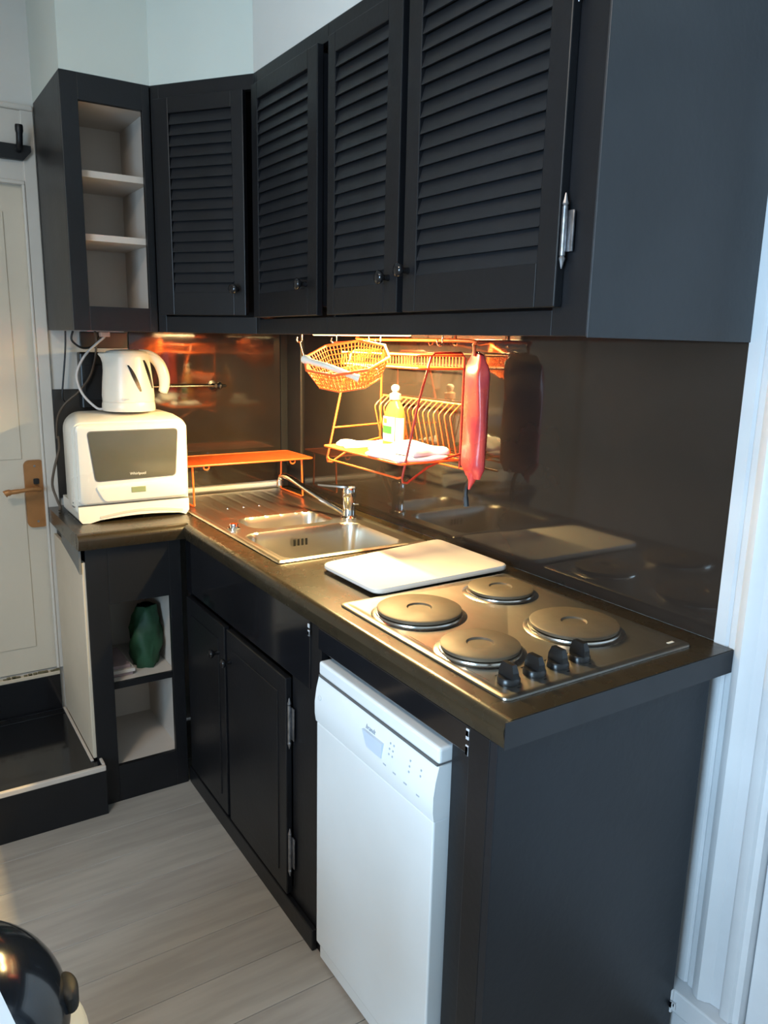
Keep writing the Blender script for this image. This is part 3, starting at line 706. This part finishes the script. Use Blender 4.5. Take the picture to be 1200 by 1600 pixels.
def hook(x_, y_, label):
    h = MB().tube([(x_, y_, 1.5648), (x_, y_, 1.530)]+[(x_+.0, y_-.009+.009*math.cos(a), 1.5195+.009*math.sin(a)) for a in [PI/2*0-k*PI*1.25/8 for k in range(9)]], .0022, 6)
    h.lathe([(.006, 0), (.006, .003)], (x_, y_, 1.5618), 10)
    tag(h.build('cup_hook', M_chrome, smooth=60), label, 'hook', 'cup hooks screwed under the wall cabinets')
hook(.795, -.118, 'small bright cup hook above the left end of the dish rack')
hook(1.168, -.118, 'small bright cup hook holding the dark red right frame of the dish rack')
hook(.895, -.14, 'small bright cup hook above the middle of the dish rack, near the basket')
hook(.70, -.30, 'cup hook holding the left wire of the orange basket')
hook(.86, -.27, 'cup hook holding the right wire of the orange basket')

# ------------------------------------------------------------------ wire dish rack
dk = thing('wire_dish_rack', (.95, -.12, 1.15), 'orange two-tier wire dish rack hanging under the wall cabinets', 'dish rack')
rx0, rx1 = .743, 1.163
def side(x_, m):
    p = [(x_, -.038, 1.17), (x_, -.036, 1.48), (x_, -.048, 1.492), (x_, -.138, 1.490), (x_, -.150, 1.481), (x_, -.186, 1.364), (x_, -.234, 1.158), (x_, -.232, 1.146), (x_, -.218, 1.143), (x_, -.150, 1.182), (x_, -.08, 1.205), (x_, -.038, 1.212)]
    MB().tube(p, .0034, 8).build('side_frame', m, dk, smooth=60)
side(rx0, M_orange); side(rx1, M_redwire)
wr = MB()
wr.tube([(rx0, -.212, 1.252), (rx0, -.034, 1.259)], .0028, 6)
wr.build('cross_bar', M_orange, dk)
wr = MB().tube([(rx0, -.232, 1.160), (rx0+.02, -.236, 1.155), (rx1-.02, -.236, 1.155), (rx1, -.232, 1.160)], .003, 8).tube([(rx0, -.038, 1.172), (rx1+.09, -.038, 1.172)], .003, 8)
wr.build('bottom_bar', M_orange, dk)
# lower tray
tz = 1.196
tr = MB().tube([(a, c, tz) for a, c in rrect((rx0+rx1)/2, -.143, .213, .102, .010, 3)], .0032, 8, closed=True).build('lower_tray', M_orange, dk, smooth=60)
k = 0
me = None
for k in range(30):
    x_ = rx0+.004+k*(rx1-rx0-.008)/29
    if me is None:
        o = MB().tube([(0, -.243, tz+.002), (0, -.043, tz+.002)], .0017, 5).build('tray_wire', M_orange, None); me = o.data
    else: o = bpy.data.objects.new('tray_wire', me); COL.objects.link(o)
    o.location = (x_, 0, 0); o.parent = tr; o.matrix_parent_inverse = Matrix.Identity(4)
# plate slots: bent wires leaning forward
ps = MB().tube([(rx0, -.030, 1.350), (rx1, -.030, 1.350)], .003, 8).tube([(rx0, -.034, 1.205), (rx1, -.034, 1.205)], .003, 8).build('plate_holder', M_orange, dk)
me = None
for k in range(16):
    x_ = rx0+.012+k*.0262
    if me is None:
        o = MB().tube([(0, -.030, 1.351), (0, -.060, 1.326), (0, -.066, 1.318), (0, -.066, 1.310), (0, -.052, 1.255), (0, -.040, 1.207)], .0021, 6).build('slot_wire', M_orange, None, smooth=60); me = o.data
    else: o = bpy.data.objects.new('slot_wire', me); COL.objects.link(o)
    o.location = (x_, 0, 0); o.parent = ps; o.matrix_parent_inverse = Matrix.Identity(4)
# upper shelf
ut = MB().tube([(a, c, 1.449) for a, c in rrect((rx0+rx1)/2, -.1125, .211, .076, .010, 3)], .003, 8, closed=True).tube([(a, c, 1.484) for a, c in rrect((rx0+rx1)/2, -.1125, .211, .076, .010, 3)], .0025, 8, closed=True)
ut = ut.build('upper_tray', M_orange, dk, smooth=60)
me = None
for k in range(28):
    x_ = rx0+.006+k*(rx1-rx0-.012)/27
    if me is None:
        o = MB().tube([(0, -.188, 1.484), (0, -.188, 1.449), (0, -.037, 1.449), (0, -.037, 1.484)], .0017, 5).build('tray_wire', M_orange, None); me = o.data
    else: o = bpy.data.objects.new('tray_wire', me); COL.objects.link(o)
    o.location = (x_, 0, 0); o.parent = ut; o.matrix_parent_inverse = Matrix.Identity(4)

# ------------------------------------------------------------------ hanging basket (tilted octagonal wire mesh)
BC = Vector((.985, -.305, 1.445))
bk_ = thing('wire_basket', BC, 'tilted orange wire mesh basket hanging left of the dish rack', 'basket')
TB = Matrix.Translation(BC) @ Vector((.36, -.34, .87)).to_track_quat('Z', 'Y').to_matrix().to_4x4() @ Matrix.Rotation(math.radians(20), 4, 'Z')
def oct_(r, z, n=8, sq=.72): return [Vector((r*math.cos(2*PI*(k+.5)/n), r*sq*math.sin(2*PI*(k+.5)/n), z)) for k in range(n)]
def lerp(a, c, t): return a+(c-a)*t
top, bot = oct_(.123, .032), oct_(.092, -.034)
MB().tube(top, .0038, 8, closed=True).build('rim', M_orange, bk_, mtx=TB)
w_ = MB().tube(bot, .0026, 6, closed=True)
for k in range(8):
    for i_ in range(9):
        t = i_/9; w_.tube([lerp(top[k], top[(k+1) % 8], t), lerp(bot[k], bot[(k+1) % 8], t)], .0014, 4)
for lv_ in range(1, 5):
    w_.tube([lerp(a, c, lv_/5) for a, c in zip(top, bot)], .0014, 4, closed=True)
w_.build('side_mesh', M_orange, bk_, mtx=TB)['kind'] = 'stuff'
w_ = MB()
for k in range(-9, 10):
    x_ = k*.0105; h_ = min(.0740*.86, (.092*1.31-abs(x_))*.72) if abs(x_) < .084 else 0
    if h_ > .01: w_.tube([(x_, -h_*.96, -.034), (x_, h_*.96, -.034)], .0014, 4)
    y_ = k*.0077; h2 = min(.084, (.092*1.31-abs(y_)/.72))
    if abs(y_) < .062: w_.tube([(-h2, y_, -.034), (h2, y_, -.034)], .0014, 4)
w_.build('bottom_mesh', M_orange, bk_, mtx=TB)['kind'] = 'stuff'
hw_ = MB()
for (lx, ly), hp_ in (((-.055, -.10), (.62, -.279, 1.5125)), ((.055, .10), (.76, -.259, 1.5125))):
    pass
P1 = TB @ top[3]; P2 = TB @ top[1]
hw_.tube([P1, Vector((.70, -.309, 1.513))], .0016, 6).tube([P2, Vector((.86, -.279, 1.513))], .0016, 6)
hw_.build('hanging_wire', M_orange, bk_)
P1 = TB @ (lerp(top[3], top[4], .3)+Vector((0, 0, .008))); P3 = TB @ (lerp(bot[5], top[6], .55)+Vector((.01, -.012, .01))); P2 = lerp(P1, P3, .5)+Vector((.02, -.02, .006))
MB().tube(smooth_path([P1, lerp(P1, P2, .5)+Vector((0, -.004, .0)), P2, P3], 5), [.012]*3+[.008]*12+[.011], 10).build('rolled_handle', M_kettle, bk_, smooth=60)

# ------------------------------------------------------------------ things on the rack
bt = thing('dish_soap_bottle', (.932, -.108, tz+.0045), 'amber washing-up liquid bottle with white, green and yellow label, standing on the dish rack', 'bottle')
bz = tz+.0045
def el(rx, ry, z, p=1.0):
    return [(.932+rx*math.copysign(abs(math.cos(a))**p, math.cos(a)), -.108+ry*math.copysign(abs(math.sin(a))**p, math.sin(a)), bz+z) for a in [2*PI*k/36 for k in range(36)]]
MB().loft([el(.036, .021, 0, .7), el(.040, .024, .006, .7), el(.041, .025, .06, .7), el(.040, .024, .10, .75), el(.034, .020, .124, .85), el(.020, .015, .142), el(.014, .014, .150), el(.014, .014, .158)]).build('bottle', M_soap, bt, smooth=50)
MB().loft([el(.017, .017, .150), el(.017, .017, .166), el(.009, .009, .170), el(.008, .008, .176)]).build('collar', mat('cream_cap_plastic', (.85, .55, .35), .3), bt, smooth=50)
MB().loft([el(.010, .010, .176), el(.012, .012, .182), el(.0115, .0115, .188), el(.006, .006, .193)]).build('cap', M_lab, bt, smooth=50)
def wrap(name, z0, z1, m, a0, a1, off):
    L_ = []
    for z in (z0, z1):
        ri = []
        for k in range(13):
            a = a0+(a1-a0)*k/12
            ri.append((.932+(.041+off)*math.copysign(abs(math.cos(a))**.7, math.cos(a)), -.108+(.025+off)*math.copysign(abs(math.sin(a))**.7, math.sin(a)), bz+z))
        L_.append(ri)
    s_ = MB(); R_ = [[s_.bm.verts.new(p) for p in r] for r in L_]
    for k in range(12): s_.bm.faces.new((R_[0][k], R_[0][k+1], R_[1][k+1], R_[1][k]))
    return s_.build(name, m, bt, smooth=60)
wrap('label_back', .012, .098, M_lab, -.75, .1, .0006)
wrap('label_front', .010, .100, M_lab, -2.5, -.85, .0006)
wrap('label_green_band', .050, .072, M_labg, -2.4, -1.2, .0011)
wrap('label_green_foot', .006, .016, M_labg, -.75, .1, .0013)
wrap('label_yellow_band', .010, .026, M_laby, -2.5, -.85, .0012)
wrap('label_yellow_spot', .080, .094, M_laby, -2.0, -1.6, .0012)

def cloth(name, quad, thick, label, seed, bumps=.006, layers=1, cat='cloth'):
    random.seed(seed)
    q = [Vector(p) for p in quad]; b_ = MB(); n_ = 22
    ph = [random.random()*6 for _ in range(6)]
    def hgt(u, v): return thick+bumps*(math.sin(3.1*u*2+ph[0])*math.cos(2.3*v*2+ph[1])+.6*math.sin(6*u+4*v+ph[2])+.35*math.sin(13*v-5*u+ph[3]))
    T_, B_ = [], []
    for i_ in range(n_+1):
        rt, rb = [], []
        for j_ in range(n_+1):
            u, v = i_/n_, j_/n_
            e_ = min(u, 1-u, v, 1-v); s_ = sst(e_/.08)
            p = lerp(lerp(q[0], q[1], u), lerp(q[3], q[2], u), v)
            jx = .004*math.sin(9*v+ph[4])*(1 if u in (0, 1) else 0); jy = .004*math.sin(8*u+ph[5])*(1 if v in (0, 1) else 0)
            z_ = max(.003, hgt(u, v))*(.45+.55*s_)
            rt.append(b_.bm.verts.new((p.x+jx, p.y+jy, p.z+z_))); rb.append(b_.bm.verts.new((p.x+jx, p.y+jy, p.z)))
        T_.append(rt); B_.append(rb)
    for i_ in range(n_):
        for j_ in range(n_):
            b_.bm.faces.new((T_[i_][j_], T_[i_+1][j_], T_[i_+1][j_+1], T_[i_][j_+1])); b_.bm.faces.new((B_[i_][j_], B_[i_][j_+1], B_[i_+1][j_+1], B_[i_+1][j_]))
    for k in range(n_):
        for (a, c, e, f) in ((T_[k][0], T_[k+1][0], B_[k+1][0], B_[k][0]), (T_[k][n_], T_[k+1][n_], B_[k+1][n_], B_[k][n_]), (T_[0][k], T_[0][k+1], B_[0][k+1], B_[0][k]), (T_[n_][k], T_[n_][k+1], B_[n_][k+1], B_[n_][k])):
            b_.bm.faces.new((a, c, e, f))
    return b_
tzz = tz+.0042
cl = thing('folded_tea_towel', (1.05, -.15, tzz), 'white tea towel folded in layers on the dish rack, in front of the soap bottle', 'cloth')
cloth('', [(.985, -.245, tzz), (1.165, -.243, tzz), (1.165, -.070, tzz), (.975, -.150, tzz)], .012, '', 1, .003).build('lower_fold', M_cloth, cl, smooth=70)
cloth('', [(.975, -.232, tzz+.0125), (1.155, -.190, tzz+.0125), (1.150, -.062, tzz+.0125), (.985, -.148, tzz+.0125)], .022, '', 4, .007).build('upper_fold', M_cloth, cl, smooth=70)
o = cloth('', [(.765, -.215, tzz), (.845, -.225, tzz), (.875, -.085, tzz), (.800, -.085, tzz)], .014, '', 9, .004).build('dish_cloth', M_cloth, smooth=70)
tag(o, 'small white dish cloth flat on the left end of the dish rack', 'cloth')

# ------------------------------------------------------------------ red bag hanging at the rail end
rb = thing('red_plastic_bag', (1.290, -.092, 1.48), 'long red and pink plastic bag hanging from the right end of the rail', 'bag')
rings = []
random.seed(2)
BR = Matrix.Rotation(math.radians(71), 4, 'Z')
for k in range(25):
    t = k/24; z = 1.494-.325*t
    hw2 = .058*(.62+.38*sst(t/.10))*(1-.22*sst((t-.92)/.08)); ht = .0235*(.30+.70*sst(t/.16))*(1-.6*sst((t-.90)/.10))
    r_ = []
    for a in [2*PI*q/28 for q in range(28)]:
        wob = 1+.03*math.sin(5*a+7*t)+.025*math.sin(11*t+3*a)
        v = BR @ Vector((ht*math.copysign(abs(math.sin(a))**.8, math.sin(a))*wob, hw2*math.copysign(abs(math.cos(a))**.75, math.cos(a))*wob, 0))
        r_.append((1.283+v.x, -.088+v.y, z+.006*math.cos(a)*(1-t)))
    rings.append(r_)
MB().loft(rings).build('bag', M_red, rb, smooth=60)
cor = MB().loft([[(1.292+.022*math.cos(a), -.095+.020*math.sin(a), 1.185) for a in [2*PI*q/10 for q in range(10)]], [(1.298+.010*math.cos(a), -.102+.010*math.sin(a), 1.163) for a in [2*PI*q/10 for q in range(10)]], [(1.300+.002*math.cos(a), -.112+.003*math.sin(a), 1.140) for a in [2*PI*q/10 for q in range(10)]]])
cor.build('corner_tip', M_red, rb, smooth=60)
MB().tube([(1.281, -.100, 1.500), (1.281, -.094, 1.494), (1.283, -.085, 1.498), (1.283, -.088, 1.47)], .002, 6).build('hook', M_blkpl, rb)
MB().tube(smooth_path([(1.285, -.085, 1.175), (1.272, -.088, 1.160), (1.262, -.09, 1.14), (1.260, -.09, 1.11), (1.262, -.088, 1.085)]), [.006]*18+[.008]*7, 6).build('strap', M_blkpl, rb)

# ------------------------------------------------------------------ inside the open base cabinet
o = thing('green_plastic_bag', (.30, -.70, .4125), 'crumpled green plastic bag on the upper shelf of the open base cabinet', 'bag')
rings = []
for k in range(15):
    t = k/14; z = .4125+.205*t; r0 = .030+.022*math.sin(PI*min(1, t*.9+.1))
    rings.append([(.30+.03*(1-t)+r0*1.0*math.cos(a)*(1+.16*math.sin(4*a+9*t)+.08*math.sin(9*a-14*t)), -.715+.015*t+r0*math.sin(a)*(1+.18*math.sin(5*a-11*t)+.08*math.sin(8*a+17*t)), z) for a in [2*PI*q/20 for q in range(40)]])
MB().loft(rings).build('bag', M_green, o, smooth=70)
pl = thing('paper_stack', (.33, -.82, .4125), 'low stack of pinkish papers on the upper shelf beside the green bag', 'papers')
for k, (dx_, m) in enumerate(((0, M_pink), (.006, M_greycream), (-.006, M_pink))):
    MB().box(.22+dx_, .39+dx_, -.885, -.775+dx_, .4125+k*.012, .4240+k*.012, .001).build('paper', m, pl)

# ------------------------------------------------------------------ coat rail above the door
cr = thing('coat_rail', (.03, -1.1, 2.07), 'black wooden coat rail with pegs above the cream door', 'coat rail')
MB().prism([(-1.60, 2.055), (-.942, 2.055), (-.918, 2.082), (-.918, 2.100), (-1.60, 2.104)], 'x', .0105, .030).build('rail', M_black, cr)
for y_ in (-.955, -1.15, -1.35, -1.55):
    MB().tube(smooth_path([(.028, y_, 2.085), (.055, y_, 2.095), (.066, y_, 2.125), (.068, y_, 2.150)], 4), [.010]*9+[.012]*3+[.011], 12).build('peg', M_black, cr, smooth=60)

# ------------------------------------------------------------------ bin, lower left corner
BX, BY = 1.65, -1.420
bn = thing('round_bin', (BX, BY, 0), 'round off-white bin with a glossy navy-black domed lid, lower left corner', 'bin')
MB().lathe([(.165, .0), (.175, .01), (.211, .325), (.216, .355), (.205, .385), (.192, .402), (.185, .416)], (BX, BY, 0), 56).build('body', M_binw, bn, smooth=40)
MB().lathe([(.190*math.cos(a), .4165+.170*math.sin(a)) for a in [PI/2*k/12 for k in range(12)]]+[(.004, .5865)], (BX, BY, 0), 56).build('lid', M_bin, bn, smooth=50)
MB().lathe([(.013, -.020), (.017, -.014), (.017, .012), (.012, .019), (.001, .021)], (0, 0, 0), 24).build('lid_tab', M_seam2, bn, smooth=50, mtx=Matrix.Translation((BX+.030, BY+.183, .447)) @ Matrix.Scale(2.0, 4, (1, 0, 0)))
tb = thing('white_side_table', (2.2, -1.6, 0), 'pale blue-white tabletop corner at the lower left edge, nearest the camera', 'table')
tp_ = [(1.93, -1.357), (2.45, -1.280), (2.53, -1.88), (2.01, -1.96)]
MB().prism(tp_, 'z', .715, .740).build('top', M_table, tb)
for lx, ly in ((1.985, -1.425), (2.41, -1.35), (2.47, -1.84), (2.05, -1.90)):
    MB().box(lx-.02, lx+.02, ly-.02, ly+.02, 0, .7145, .003).build('leg', M_table, tb)

# ------------------------------------------------------------------ added ceiling lamp, out of view, a warm fill for the room
cl_ = thing('added_fill_lamp', CEIL, 'round white glass lamp added on the ceiling as unseen warm fill', 'lamp')
MB().lathe([(.06, 0), (.16, -.012), (.17, -.03), (.15, -.065), (.09, -.088), (.02, -.095)], CEIL, 40).build('shade', M_lampw, cl_, smooth=60)
